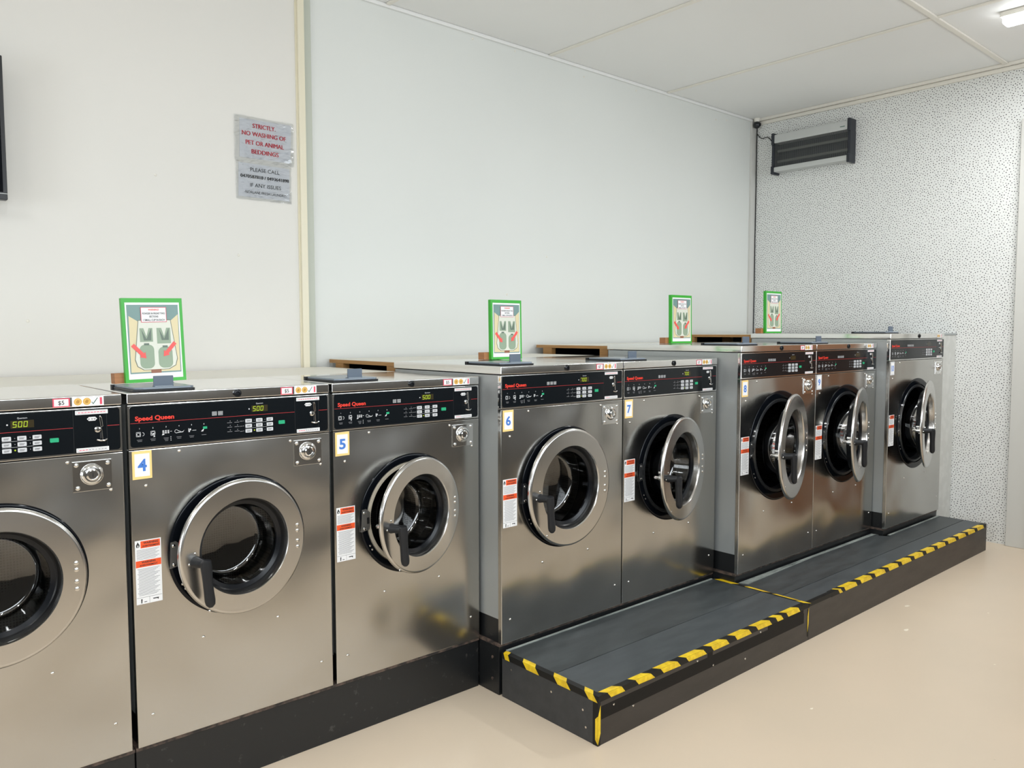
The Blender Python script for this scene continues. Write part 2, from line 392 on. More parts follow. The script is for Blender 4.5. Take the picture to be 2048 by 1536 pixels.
# door frame at the right edge
st(MB().box(XW-.030, XW, -.83, -.705, 0, 2.9, 'doorgrey', .004).box(XW-.045, XW, -.868, -.83, 0, 2.9, 'doorgrey', .003)
   .box(XW-.045, XW, -1.83, -.868, 2.78, 2.9, 'doorgrey', .003).box(XW-.030, XW, -1.95, -1.83, 0, 2.9, 'doorgrey', .004).build('door_1'))
o = MB().box(XW-.035, XW-.002, -1.83, -.868, .01, 2.78, 'doorred', .003).build('door_leaf', bpy.data.objects['door_1'])
MB().tube([(XW-.06, -1.74, 1.05), (XW-.085, -1.74, 1.05), (XW-.085, -1.64, 1.05)], .011, 'chrome').build('door_handle', bpy.data.objects['door_1'])
# chips in the floor coating
m = MB()
for (x, y, r) in [(3.694, -.772, .018), (3.333, -.916, .017), (2.2, -1.02, .008), (3.9, -1.1, .008), (3.2, -1.35, .006)]:
    a = [(x+r*random.uniform(.6, 1.3)*math.cos(t*.785), y+r*.6*random.uniform(.6, 1.3)*math.sin(t*.785)) for t in range(8)]
    m.zprism(a, 0.0002, .0008, 'chip')
st(m.build('trim_%d' % (k+1)))

# ------------------------------------------------------------------ washers
SEG = {'0': 'abcdef', '5': 'afgcd', '7': 'abc', '1': 'bc'}
def seven(m, ch, x, z, w_, h, y, k, t=.0018):
    sh = .12
    def q_(x0, z0, x1, z1): m.poly([(x0+sh*(z0-z), z0), (x1+sh*(z0-z), z0), (x1+sh*(z1-z), z1), (x0+sh*(z1-z), z1)], y, k)
    g = t*.25
    R_ = {'a': (x+g, z+h-t, x+w_-g, z+h), 'd': (x+g, z, x+w_-g, z+t), 'g': (x+g, z+h/2-t/2, x+w_-g, z+h/2+t/2),
          'f': (x, z+h/2+g, x+t, z+h-g), 'e': (x, z+g, x+t, z+h/2-g), 'b': (x+w_-t, z+h/2+g, x+w_, z+h-g), 'c': (x+w_-t, z+g, x+w_, z+h/2-g)}
    for c in SEG[ch]: q_(*R_[c])
def rrect(x0, z0, x1, z1, r, n=6):
    p = []
    for cx, cz, a in ((x1-r, z0+r, -90), (x1-r, z1-r, 0), (x0+r, z1-r, 90), (x0+r, z0+r, 180)):
        for i in range(n+1): t = R(a+90*i/n); p.append((cx+r*math.cos(t), cz+r*math.sin(t)))
    return p
SIZE = {'A': dict(w=.664, H=1.0927, D=.565, Ro=.229, r=.220, cz=.581),
        'B': dict(w=.733, H=1.1314, D=.775, Ro=.261, r=.252, cz=.604),
        'C': dict(w=.760, H=1.1823, D=.910, Ro=.298, r=.284, cz=.639),
        'D': dict(w=.850, H=1.2409, D=.990, Ro=.300, r=.288, cz=.646)}
def front_with_hole(m, x0, x1, z0, z1, cx, cz, r, y, k, seg=96):
    ang = [2*math.pi*i/seg for i in range(seg)]
    for (px, pz) in ((x0, z0), (x1, z0), (x1, z1), (x0, z1)):
        a = math.atan2(pz-cz, px-cx) % (2*math.pi)
        j = min(range(seg), key=lambda i: abs((ang[i]-a+math.pi) % (2*math.pi)-math.pi)); ang[j] = a
    inn, out = [], []
    for a in ang:
        c, s_ = math.cos(a), math.sin(a); inn.append((cx+r*c, y, cz+r*s_))
        t = min([(x1-cx)/c if c > 1e-9 else 1e9, (x0-cx)/c if c < -1e-9 else 1e9, (z1-cz)/s_ if s_ > 1e-9 else 1e9, (z0-cz)/s_ if s_ < -1e-9 else 1e9])
        out.append((cx+t*c, y, cz+t*s_))
    m.add(inn+out, [[i, i+seg, (i+1) % seg+seg, (i+1) % seg] for i in range(seg)], k)
    # edge returning into the hole, with a rolled lip
    m.lathe([(r, y), (r-.001, y+.004), (r-.001, y+.02)], cx, cz, k, 96)
def washer(num, kind, x0, y0, z0, ang, price, disp, baskets, label):
    s = SIZE[kind]; w_, H, D, Ro, r, cz = (s[k] for k in ('w', 'H', 'D', 'Ro', 'r', 'cz'))
    root = empty('washing_machine', (x0+w_/2, y0, z0)); tag(root, label, 'washing machine', 'coin-operated washing machines in the row')
    hw = w_/2; cx = 0
    # cabinet: side panels, back, black base rail
    c = MB(); t = .003
    c.box(-hw+.002, -hw+.002+t, .022, D-.005, .10, H-.036, 'galv').box(hw-.002-t, hw-.002, .022, D-.005, .10, H-.036, 'galv').box(-hw+.002, hw-.002, D-.008, D-.005, .06, H-.036, 'galv')
    c.build('side_panels', root)
    c = MB(); c.box(-hw+.006, hw-.006, .020, D-.01, 0, .099, 'blackpaint'); c.build('base_frame', root)
    # hood
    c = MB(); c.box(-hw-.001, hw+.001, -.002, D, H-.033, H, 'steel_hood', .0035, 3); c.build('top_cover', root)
    # lid lock on the hood
    c = MB(); c.lathe([(.0132, 0), (.0132, -.004), (.0105, -.006), (.006, -.006), (.0055, -.003), (.0001, -.003)], -hw+w_*.503, H-.0165, 'rubber', 24, y0=-.002); c.build('lid_lock', root)
    # fascia and black control panel
    c = MB(); c.box(-hw, hw, 0, .022, H-.171, H-.036, 'steel_hood', .0025); c.build('fascia', root)
    pz0, pz1 = H-.1645, H-.040
    c = MB(); c.prism(rrect(-hw+.006, pz0, hw-.006, pz1, .009), -.0012, .001, 'panel'); cp = c.build('control_panel', root)
    y = -.0016; L = -hw; Rr = hw
    c = MB(); c.text('Speed Queen', L+.020, H-.0845, .0130, y, 'red', width=.114, bold=.032); c.build('logo', cp)
    c = MB(); c.rect(L+.007, H-.0924, Rr-.131, H-.0911, y, 'redline').rect(Rr-.040, H-.0925, Rr-.008, H-.0910, y, 'redline'); c.build('red_stripe', cp)
    # load baskets
    c = MB()
    for i in range(baskets):
        bx = L+.252+i*.0195; bz = H-.0845; 
        for a in range(4): c.poly([(bx-.0006+a*.0042, bz), (bx+.0008+a*.0042, bz), (bx+.0008+a*.0045, bz+.0125), (bx-.0006+a*.0045, bz+.0125)], y, 'offwhite')
        for b_ in range(4): c.rect(bx-.001, bz+b_*.0038, bx+.0142, bz+b_*.0038+.0011, y, 'offwhite')
    c.build('load_symbols', cp)
    # six instruction pictograms
    c = MB(); g = 'offwhite'
    def ring(x, z, rad, t_=.0011, a0=0, a1=360):
        n_ = 16
        for i in range(n_):
            a, b_ = R(a0+(a1-a0)*i/n_), R(a0+(a1-a0)*(i+1)/n_)
            c.poly([(x+rad*math.cos(a), z+rad*math.sin(a)), (x+rad*math.cos(b_), z+rad*math.sin(b_)), (x+(rad-t_)*math.cos(b_), z+(rad-t_)*math.sin(b_)), (x+(rad-t_)*math.cos(a), z+(rad-t_)*math.sin(a))], y, g)
    def fr(xa, za, xb, zb, t_=.0011):
        c.rect(xa, za, xb, za+t_, y, g).rect(xa, zb-t_, xb, zb, y, g).rect(xa, za, xa+t_, zb, y, g).rect(xb-t_, za, xb, zb, y, g)
    zc = H-.126
    ix = [L+.032+i*.0385 for i in range(6)]
    for i, x in enumerate(ix): c.text('%d' % (i+1), x, zc+.0155, .0040, y, g, align='c', bold=.02)
    fr(ix[0]-.010, zc-.007, ix[0]+.003, zc+.007); ring(ix[0]-.0035, zc, .0050); ring(ix[0]+.008, zc, .0055, a0=-90, a1=90)
    fr(ix[1]-.007, zc-.006, ix[1]+.006, zc+.008); ring(ix[1]+.001, zc+.001, .0060); c.poly([(ix[1]-.004, zc-.001), (ix[1]+.006, zc+.003), (ix[1]+.002, zc-.003)], y, g).poly([(ix[1], zc-.011), (ix[1]+.006, zc-.011), (ix[1]+.004, zc-.006)], y, g)
    for a in range(3):
        for b_ in range(3): c.rect(ix[2]-.011+a*.0075, zc-.003+b_*.0036, ix[2]-.006+a*.0075, zc-.0006+b_*.0036, y, g)
    c.poly([(ix[2]-.013, zc-.008), (ix[2]-.006, zc-.007), (ix[2]-.005, zc), (ix[2]-.009, zc)], y, g).rect(ix[2]+.012, zc+.002, ix[2]+.017, zc+.0032, y, g)
    ring(ix[3]-.008, zc+.001, .0055, a0=40, a1=240); c.poly([(ix[3]-.010, zc-.005), (ix[3]+.012, zc-.003), (ix[3]+.016, zc+.003), (ix[3]+.011, zc-.001), (ix[3]-.010, zc-.0035)], y, g).poly([(ix[3]-.004, zc+.002), (ix[3]+.006, zc-.001), (ix[3]+.006, zc), (ix[3]-.004, zc+.0035)], y, g)
    c.rect(ix[4]-.010, zc-.003, ix[4]-.008, zc+.007, y, g).poly([(ix[4]-.007, zc+.001), (ix[4]-.002, zc), (ix[4]-.002, zc+.006), (ix[4]-.006, zc+.006)], y, g).poly([(ix[4]-.010, zc-.005), (ix[4]-.005, zc-.004), (ix[4]-.006, zc), (ix[4]-.008, zc)], y, g).rect(ix[4]+.002, zc-.001, ix[4]+.014, zc+.0002, y, g)
    c.poly([(ix[5]-.010, zc-.006), (ix[5]-.003, zc-.006), (ix[5], zc+.001), (ix[5]-.003, zc+.001)], y, g)
    c.rect(ix[5]-.003, zc+.0015, ix[5]+.010, zc+.009, y, 'green')
    for i, x in enumerate(ix):
        for b_ in range((2, 2, 3, 2, 2, 1)[i]): c.rect(x-.008+.002*b_, zc-.0175-.0042*b_, x+.007-.001*b_, zc-.0163-.0042*b_, y, 'greyink')
    for b_ in range(3): c.rect(ix[2]+.0125, zc-.0175-.0052*b_+.002, ix[2]+.0145, zc-.0153-.0052*b_+.002, y, g)
    c.build('instruction_symbols', cp)
    # display
    dx = Rr-.279
    c = MB(); c.rect(dx-.004, H-.0815, dx+.052, H-.0605, y, 'ledoff')
    if disp:
        for i, ch in enumerate(disp): seven(c, ch, dx+i*.0130, H-.0790, .0095, .0160, y-.0004, 'led')
    c.lathe([(.0022, y-.0002), (.00001, y-.0004)], dx-.012, H-.071, g, 10)
    c.text('Quantum', dx+.024, H-.0560, .0042, y, 'greyink' if kind == 'D' else g, align='c', width=.024); c.build('display', cp)
    # keypad
    kx = Rr-.305; kz = H-.1035
    for a in range(3):
        for b_ in range(3):
            bx = kx+a*.0365; bz = kz-b_*.0165
            k_ = MB(); k_.prism(rrect(bx, bz-.0115, bx+.0215, bz, .0018, 3), -.0040, -.0008, 'key')
            for j in range(2): k_.rect(bx+.004, bz-.0052-j*.0028, bx+.017-j*.002, bz-.0040-j*.0028, -.0043, 'ink')
            k_.build('key_button', cp)
    c = MB(); c.prism(rrect(Rr-.190, H-.1285, Rr-.168, H-.1165, .0018, 3), -.0040, -.0008, 'green'); c.build('start_button', cp)
    c = MB()
    for a in range(2):
        for b_ in range(3):
            c.rect(kx-.060+a*.024, H-.112-.0145*b_, kx-.044+a*.024, H-.1106-.0145*b_, y, 'greyink'); c.lathe([(.0015, y), (.00001, y-.0003)], kx-.050+a*.024, H-.106-.0145*b_, 'greyink', 8)
    for a in range(3):
        for b_ in range(3): c.lathe([(.0013, y), (.00001, y-.0003)], kx-.006+a*.0365, H-.109-.0165*b_, 'greyink', 8)
    for b_ in range(2): c.rect(kx, H-.1172-.0165*b_, kx+.075, H-.1166-.0165*b_, y, 'offwhite')
    for b_ in range(3): c.rect(kx-.018, H-.1100-.0165*b_, kx-.009, H-.1086-.0165*b_, y, 'greyink')
    if disp: c.lathe([(.0022, y-.0003), (.00001, y-.0006)], kx+.0305, H-.142, 'led', 10)
    c.build('indicator_marks', cp)
    # coin slot area
    qx = Rr-.130
    c = MB(); c.rect(qx, pz0+.002, qx+.0006, pz1-.002, y, 'ink'); c.rect(qx+.088, pz0+.002, qx+.0886, pz1-.002, y, 'ink')
    c.prism(rrect(qx+.006, H-.0555, qx+.092, H-.0435, .0008, 2), y-.0005, y, 'white').rect(qx+.009, H-.0533, qx+.089, H-.0528, y-.0008, 'ink').rect(qx+.009, H-.0463, qx+.089, H-.0458, y-.0008, 'ink').rect(qx+.009, H-.0533, qx+.0095, H-.0458, y-.0008, 'ink')
    for j in range(9): c.rect(qx+.013+j*.0083, H-.0506, qx+.0195+j*.0083, H-.0486, y-.0008, 'pink')
    c.build('coin_notice_upper', cp)
    c = MB(); c.prism(rrect(qx+.006, H-.1640, qx+.092, H-.1520, .0008, 2), y-.0005, y, 'white').rect(qx+.009, H-.1618, qx+.089, H-.1613, y-.0008, 'ink').rect(qx+.009, H-.1548, qx+.089, H-.1543, y-.0008, 'ink').rect(qx+.009, H-.1618, qx+.0095, H-.1543, y-.0008, 'ink')
    for j in range(9): c.rect(qx+.013+j*.0083, H-.1591, qx+.0195+j*.0083, H-.1571, y-.0008, 'pink' if j < 3 else 'greyink')
    c.build('coin_notice_lower', cp)
    c = MB(); sx_ = qx+.073
    c.poly([(qx+.036, H-.069), (qx+.041, H-.0635), (qx+.058, H-.0635), (qx+.063, H-.069), (qx+.058, H-.0745), (qx+.041, H-.0745)], y-.0003, 'white').text('$1 & $2', qx+.0495, H-.0712, .0046, y-.0006, 'ink', align='c', bold=.02)
    c.build('coin_value_badge', cp)
    c = MB()
    c.tube([(sx_-.004, y-.001, H-.0635), (sx_-.001, y-.001, H-.0625), (sx_+.001, y-.001, H-.068), (sx_+.004, y-.001, H-.092), (sx_-.001, y-.002, H-.095), (sx_+.001, y-.002, H-.106), (sx_+.003, y-.002, H-.130)], .0014, 'chrome', 8)
    c.tube([(sx_-.004, y-.001, H-.0635), (sx_-.004, y-.001, H-.070), (sx_-.001, y-.001, H-.093)], .0011, 'chrome', 8)
    c.lathe([(.0085, y), (.0085, y-.002), (.005, y-.003), (.0048, y-.006), (.0001, y-.006)], sx_-.010, H-.101, 'chrome', 20)
    c.lathe([(.002, y-.0063), (.0001, y-.0063)], sx_-.010, H-.101, 'ink', 8)
    c.rect(sx_-.004, H-.128, sx_+.0006, H-.110, y-.0003, 'dark')
    c.tube([(sx_-.012, y-.002, H-.131), (sx_-.004, y-.006, H-.1335), (sx_+.006, y-.006, H-.1335), (sx_+.014, y-.002, H-.131)], .0026, 'chrome', 8)
    c.build('coin_slot', cp)
    # price and coin stickers on the hood
    yh = -.0026
    if price:
        c = MB(); px = Rr-.180; c.rect(px, H-.0305, px+.0435, H-.0055, yh, 'pink').rect(px+.0035, H-.0275, px+.040, H-.0080, yh-.0003, 'white').text(price, px+.0215, H-.0235, .0115, yh-.0006, 'ink', align='c', bold=.01)
        c.build('price_sticker', root)
    c = MB(); px = Rr-.131; c.rect(px, H-.0310, px+.083, H-.0045, yh, 'white')
    for i in (0, 1):
        ccx = px+.015+i*.0235; c.lathe([(.0105, yh-.0003), (.00001, yh-.0003)], ccx, H-.0175, 'gold', 20, smooth=False)
        c.lathe([(.0092, yh-.0005), (.0085, yh-.0005)], ccx, H-.0175, 'gold2', 20, smooth=False)
        c.poly([(ccx-.004, H-.023), (ccx+.003, H-.022), (ccx+.005, H-.014), (ccx-.001, H-.012), (ccx-.005, H-.017)], yh-.0006, 'gold2')
    c.poly([(px+.050, H-.020), (px+.055, H-.027), (px+.068, H-.008), (px+.0655, H-.008), (px+.0545, H-.0232), (px+.052, H-.019)], yh-.0004, 'tick')
    c.rect(px+.0725, H-.0275, px+.0785, H-.0075, yh-.0004, 'pink'); c.build('coin_sticker', root)
    # stainless front panel with the round door opening
    ft = H-.1735
    c = MB(); e = .0022
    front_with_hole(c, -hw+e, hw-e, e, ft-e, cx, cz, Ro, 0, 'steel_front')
    # rolled edges all round, then flanges going back
    out = [(-hw+e, e), (hw-e, e), (hw-e, ft-e), (-hw+e, ft-e)]; off = [(-1, -1), (1, -1), (1, 1), (-1, 1)]
    lay = []
    for (o_, y_) in ((0, 0), (e*.7, e*.3), (e, e), (e, .020)): lay.append([(out[i][0]+off[i][0]*o_, y_, out[i][1]+off[i][1]*o_) for i in range(4)])
    for a in range(3):
        for i in range(4):
            j = (i+1) % 4; c.add([lay[a][i], lay[a+1][i], lay[a+1][j], lay[a][j]], [[0, 1, 2, 3]], 'steel_front', False)
    fp = c.build('front_panel', root)
    sc = [(L+.147, H-.187), (L+.046, H-.283), (L+w_*.31, .298), (L+w_*.69, .303), (L+.046, .095), (Rr-.045, .100), (Rr-.148, H-.190), (Rr-.036, H-.282)]
    for (a, b_) in sc: MB().dome(a, 0, b_, .0052, 'screw', .0035).build('screw', fp)
    # black housing ring, tub lip, rubber mouth, drum
    c = MB(); c.lathe([(Ro-.0005, .004), (Ro-.001, -.001), (Ro-.004, -.0035), (Ro-.010, -.004), (.915*r, -.003), (.90*r, .003)], cx, cz, 'ring', 96)
    for a in (-32, -27): c.dome(cx+(Ro-.018)*math.cos(R(180-a)), -.0035, cz+(Ro-.018)*math.sin(R(180-a)), .004, 'screw')
    hs = c.build('door_housing', root)
    c = MB(); c.lathe([(.90*r, .003), (.888*r, -.003), (.84*r, -.003), (.826*r, .004), (.822*r, .034)], cx, cz, 'tubgrey' if num == '5' else 'tubdark', 72); c.build('tub_lip', root)
    c = MB(); c.lathe([(.822*r, .034), (.81*r, .06), (.825*r, .075), (.81*r, .09), (.82*r, .12)], cx, cz, 'rubber', 72); c.build('rubber_mouth', root)
    c = MB(); Rd = min(r*1.12, cz-.03)
    c.lathe([(.82*r, .122), (.86*r, .130), (Rd, .132), (Rd, .13+.55*(D-.2)), (Rd*.3, .14+.55*(D-.2)), (.001, .13+.55*(D-.2))], cx, cz, 'drum', 64)
    for a in (70, 190, 310):
        ca, sa = math.cos(R(a)), math.sin(R(a)); c.tube([(cx+(Rd-.01)*ca, .15, cz+(Rd-.01)*sa), (cx+(Rd-.02)*ca, .11+.55*(D-.2), cz+(Rd-.02)*sa)], .03, 'drum', 10)
    c.build('drum', root)
    # latch plate on the left of the housing
    c = MB(); lx = cx-Ro+.004; lw = .036 if kind == 'A' else .034
    c.prism([(lx, cz-.040), (lx+lw*.9, cz-.034), (lx+lw, cz-.018), (lx+lw, cz+.030), (lx+lw*.55, cz+.044), (lx+.004, cz+.042)], -.0075, .002, 'latch' if kind == 'A' else 'tubdark')
    c.dome(lx+.012, -.0075, cz+.031, .0058, 'chrome').dome(lx+.012, -.0075, cz-.028, .0058, 'chrome').prism(rrect(lx+lw*.62, cz-.012, lx+lw*.9, cz+.012, .002, 3), -.0081, -.0075, 'dark'); c.build('latch_plate', root)
    # coin-box lock plate
    c = MB(); lx0 = Rr-.137; lz1 = H-.190; c.box(lx0, lx0+.104, -.0045, 0, lz1-.088, lz1, 'steel_hood', .0012)
    pl = c.build('lock_plate', root)
    c = MB(); mx, mz = lx0+.050, lz1-.040
    c.lathe([(.031, 0), (.031, -.004), (.027, -.009), (.022, -.011), (.0205, -.006), (.0175, -.006), (.0170, -.014), (.0130, -.016), (.0128, -.013), (.0001, -.013)], mx, mz, 'chrome', 40, y0=-.0045)
    c.rect(mx-.001, mz-.006, mx+.001, mz+.006, -.0180, 'dark'); c.build('lock_barrel', pl)
    for (a, b_) in ((lx0+.010, lz1-.010), (lx0+.093, lz1-.010), (lx0+.012, lz1-.077), (lx0+.094, lz1-.076)): MB().dome(a, -.0045, b_, .0065, 'chrome').build('screw', pl)
    # number card
    if num:
        c = MB(); a0, a1, b0, b1 = L+.0085, L+.0645, H-.262, H-.176
        c.prism([(a0, b0), (a1, b0+.001), (a1, b1), (a0, b1-.001)], -.0014, -.0002, 'cream' if num not in ('9', '10') else 'offwhite').rect(a0+.0065, b0+.0085, a1-.0065, b1-.0085, -.0017, 'white')
        c.text(num, (a0+a1)/2, (b0+b1)/2-.0175, .035, -.0020, 'blue', align='c', bold=.03, width=.026 if num != '10' else .034)
        c.build('number_card', root)
    # warning label
    c = MB(); a0, a1 = L+.0085, L+.084; tz = {'A': .853-.2089, 'B': .889-.2137, 'C': .940-.2273, 'D': .953-.2273}[kind]; bz = tz-.197
    c.rect(a0, bz, a1, tz, -.0004, 'white').rect(a0+.016, tz-.0245, a1-.003, tz-.003, -.0007, 'orange').rect(a0+.001, tz-.083, a1-.001, tz-.0625, -.0007, 'orange')
    c.text('WARNING', (a0+a1)/2+.008, tz-.0120, .0062, -.0010, 'ink', align='c', bold=.03).text('AVERTISSEMENT', (a0+a1)/2+.008, tz-.0215, .0055, -.0010, 'ink', align='c', width=.050, bold=.02)
    c.text('WARNING', (a0+a1)/2, tz-.0710, .0058, -.0010, 'ink', align='c', bold=.03).text('AVERTISSEMENT', (a0+a1)/2, tz-.0800, .0052, -.0010, 'ink', align='c', width=.052, bold=.02)
    c.poly([(a0+.004, tz-.021), (a0+.012, tz-.021), (a0+.0135, tz-.014), (a0+.008, tz-.004), (a0+.003, tz-.014)], -.0007, 'ink').poly([(a0+.0065, tz-.0195), (a0+.0105, tz-.0195), (a0+.0085, tz-.012)], -.0010, 'white')
    for i in range(9):
        e_ = .002+.016*((i*7) % 3)/3; c.rect(a0+.004, tz-.030-i*.0036, a1-.004-e_, tz-.0288-i*.0036, -.0007, 'greyink')
    for i in range(23):
        e_ = .002+.02*((i*5) % 4)/4; ind = .004 if i % 4 else .001; c.rect(a0+.004+ind, tz-.089-i*.0037, a1-.004-e_, tz-.0878-i*.0037, -.0007, 'greyink')
    c.rect(a0+.001, bz+.020, a1-.001, bz+.0208, -.0007, 'ink').rect((a0+a1)/2, bz+.001, (a0+a1)/2+.0006, bz+.020, -.0007, 'ink')
    c.poly([(a0+.013, bz+.003), (a0+.016, bz+.003), (a0+.017, bz+.016), (a0+.013, bz+.016)], -.0008, 'ink').rect(a0+.022, bz+.005, a0+.030, bz+.007, -.0008, 'ink').poly([(a0+.048, bz+.013), (a0+.065, bz+.013), (a0+.063, bz+.006), (a0+.060, bz+.010), (a0+.048, bz+.010)], -.0008, 'ink')
    c.build('warning_label', root)
    # dispenser lid on the hood
    c = MB(); c.box(L+.028, L+.215, .040, .262, H, H+.006, 'handle', .002)
    c.prism([(L+.024, H), (L+.220, H), (L+.220, H+.012), (L+.024, H+.012)], .250, .264, 'handle')
    c.zprism([(L+.032, .248), (L+.036, .052), (L+.060, .038), (L+.200, .038), (L+.213, .050), (L+.214, .248)], H+.0065, H+.012, 'lid')
    dl = c.build('dispenser_lid', root)
    c = MB(); c.box(L+.093, L+.153, .052, .058, H+.006, H+.046, 'tab', .002).box(L+.096, L+.150, .050, .075, H+.011, H+.015, 'lid', .001); c.build('lid_tab', dl)
    # ---- door, hinged on its right
    a = r-.05
    dr = MB(); zc = cz
    dr.lathe([(.685*r, .036), (.695*r, .010), (.700*r, .004), (.712*r, 0), (.724*r, 0), (.952*r, 0), (.966*r, 0), (.982*r, .0015), (.995*r, .005), (r, .009), (r, .013), (.97*r, .015)], -a, 0, 'steel_door', 96)
    dr.lathe([(.972*r, .0148), (.82*r, .0155), (.79*r, .020), (.785*r, .040), (.74*r, .044), (.735*r, .052), (.67*r, .054), (.665*r, .044), (.60*r, .043), (.60*r, .036), (.655*r, .030), (.69*r, .035)], -a, 0, 'rubber', 72)
    do = dr.build('door', root, (cx+a, -.03, cz)); do.rotation_euler = (0, 0, R(ang))
    MB().lathe([(.602*r, .040), (.600*r, .050), (.585*r, .070), (.55*r, .120), (.53*r, .130), (.48*r, .136), (.25*r, .141), (.001, .142)], -a, 0, 'glass', 72).build('door_glass', do)
    for dz in (.036, .0165, -.0175, -.039): MB().dome(-a+.865*r, 0, dz*r/.22, .0068 if kind == 'A' else .0072, 'screw').build('hinge_bolt', do)
    hx, hz = -a-.765*r, -.075*r; f_ = .85+.15*r/.22
    h = MB(); h.tube([(hx, 0, hz), (hx, -.010, hz), (hx+.003, -.028, hz+.001), (hx+.005, -.040, hz+.002), (hx+.008, -.046, hz+.002)], [.019, .016, .015, .014, .011], 'handle', 16)
    lv = [(0, .014, .010), (.0005, .009, .0160), (.002, -.01, .0172), (.005, -.05, .0150), (.008, -.085, .0150), (.011, -.115, .0160), (.0125, -.128, .0140), (.013, -.136, .0070)]
    h.tube([(hx+.008+lx_, -.047, hz+lz_*f_) for lx_, lz_, _ in lv], [q__ for _, _, q__ in lv], 'handle', 16, sx=1.0)
    h.build('door_handle', do)
    for (bx, bz) in ((hx-.002, hz+.027), (hx-.021, hz-.004), (hx+.040, hz-.165)): MB().dome(bx, 0, bz, .0042, 'chrome').build('screw', do)
    h = MB(); px_ = -a-.80*r
    h.tube([(px_, .014, hz), (px_, .040, hz)], .0145, 'chrome', 16).tube([(px_, .040, hz), (px_, .062, hz), (px_, .070, hz)], [.010, .010, .003], 'chrome', 12)
    h.tube([(px_, .024, hz-.020), (px_, .024, hz+.026)], .0085, 'chrome', 10).tube([(px_, .018, hz+.024), (px_, .044, hz+.024)], .0075, 'chrome', 10).tube([(px_+.018, .020, hz+.004), (px_-.018, .020, hz+.004)], .007, 'chrome', 10); h.build('latch_pin', do)
    # hinge bracket between housing and disc
    MB().box(-.004, .026, .004, .030, -.05, .05, 'galv', .002).build('hinge', do)
    return root
Z0 = ZF
washer(None, 'A', -.677, 0, Z0[0], 0, '$5', '500', 2, 'stainless washing machine cut off by the left edge of the photo, door shut')
washer('4', 'A', .003, 0, Z0[0], 6, '$5', '500', 2, 'stainless washing machine with the number 4 card, door just ajar')
washer('5', 'A', .681, 0, Z0[0], 13, '$5', '500', 2, 'stainless washing machine with the number 5 card, above the bare black plinth')
washer('6', 'B', 1.356, YB, Z0[1], 2, '$7', '700', 3, 'stainless washing machine with the number 6 card, door shut, behind the near step')
washer('7', 'B', 2.096, YB, Z0[1], 13, '$7', '700', 3, 'stainless washing machine with the number 7 card, door ajar, behind the near step')
washer('8', 'C', 2.848, YC, Z0[2], 15, '$9', None, 4, 'large stainless washing machine with the number 8 card and an open door')
washer('9', 'C', 3.612, YC, Z0[2], 16, None, None, 4, 'large stainless washing machine with the number 9 card and no price sticker')
washer('10', 'D', 4.376, YD, Z0[3], 13, None, None, 5, 'tallest stainless washing machine, number 10 card, last in row beside the pale panel')

# ------------------------------------------------------------------ plinths
def plinth(x0, x1, y0, y1, h, label):
    root = empty('plinth', ((x0+x1)/2, y0, 0)); tag(root, label, 'plinth')
    cx = (x0+x1)/2
    MB().box(x0-cx, x1-cx, 0, y1-y0, 0, h-.012, 'blackpaint', .002).build('base_box', root)
    m = MB(); m.box(x0-cx-.001, x1-cx+.001, -.004, .03, h-.012, h, 'rust', .002).box(x0-cx-.001, x0-cx+.03, .03, y1-y0, h-.012, h, 'rust').box(x1-cx-.03, x1-cx, .03, y1-y0, h-.012, h, 'rust')
    m.build('top_rail', root)
    return root
plinth(-2.2, -.006, .008, .56, Z0[0], 'black painted steel plinth under the washing machine at the left edge')
p = plinth(-.002, 1.346, .008, .56, Z0[0], 'long black painted steel plinth under the machines with cards 4 and 5')
p = plinth(1.352, 2.836, YB+.012, .64, Z0[1], 'low black steel plinth behind the near step, carrying cards 6 and 7')
for z in (.06, .15): MB().tube([(-.741, .04, z), (-.745, .04, z)], .006, 'rust', 10).build('bolt', p)
plinth(2.842, 4.372, YC+.012, .64, Z0[2], 'low black steel plinth behind the far step, carrying cards 8 and 9')
plinth(4.376, 5.222, YD+.012, .64, Z0[3], 'black painted steel plinth under the widest machine, card 10')

# ------------------------------------------------------------------ step platforms with hazard tape
def tape_edge(m, xs, x0, x1, y, z):
    """black and yellow L-shaped tape over the front top edge, along x"""
    a, b = .025, .022; e = .0012
    m.box(x0, x1, y-e, y+a, z, z+e, 'tapeblack').box(x0, x1, y-e, y, z-b, z, 'tapeblack')
    for (p0, p1) in xs:
        s_ = .026; j = random.uniform(-.004, .004); q0 = p0+s_*.9; q1 = p1-s_*.9
        # slanting yellow on the top face, then down the front
        m.add([(p0+j, y+a, z+e*1.4), (q0-.004, y-e*1.3, z+e*1.4), (q1, y-e*1.3, z+e*1.4), (q1-s_, y+a, z+e*1.4)], [[0, 1, 2, 3]], 'yellow')
        m.add([(q0-.004, y-e*1.4, z+e), (q0+s_*.6, y-e*1.4, z-b+random.uniform(0, .002)), (p1+j, y-e*1.4, z-b), (q1, y-e*1.4, z+e)], [[0, 1, 2, 3]], 'yellow')
def screws(m, pts, nrm):
    for (x, y, z) in pts:
        if nrm == 'y': m.dome(x, y, z, .0045, 'screw', .002)
        elif nrm == 'x': m.tube([(x, y, z), (x-.002, y, z)], .0045, 'screw', 8)
        else: m.tube([(x, y, z), (x, y, z+.001)], .004, 'screw', 8)
x0, x1 = 1.356, 2.843
root = empty('step_platform', (x0, YP, 0)); tag(root, 'near dark step with hazard tape on three edges, in front of cards 6 and 7', 'step', 'low dark steps in front of the machines')
def W(m, name): return m.build(name, root, (-root.location.x, -root.location.y, 0))
b0 = YB-.002
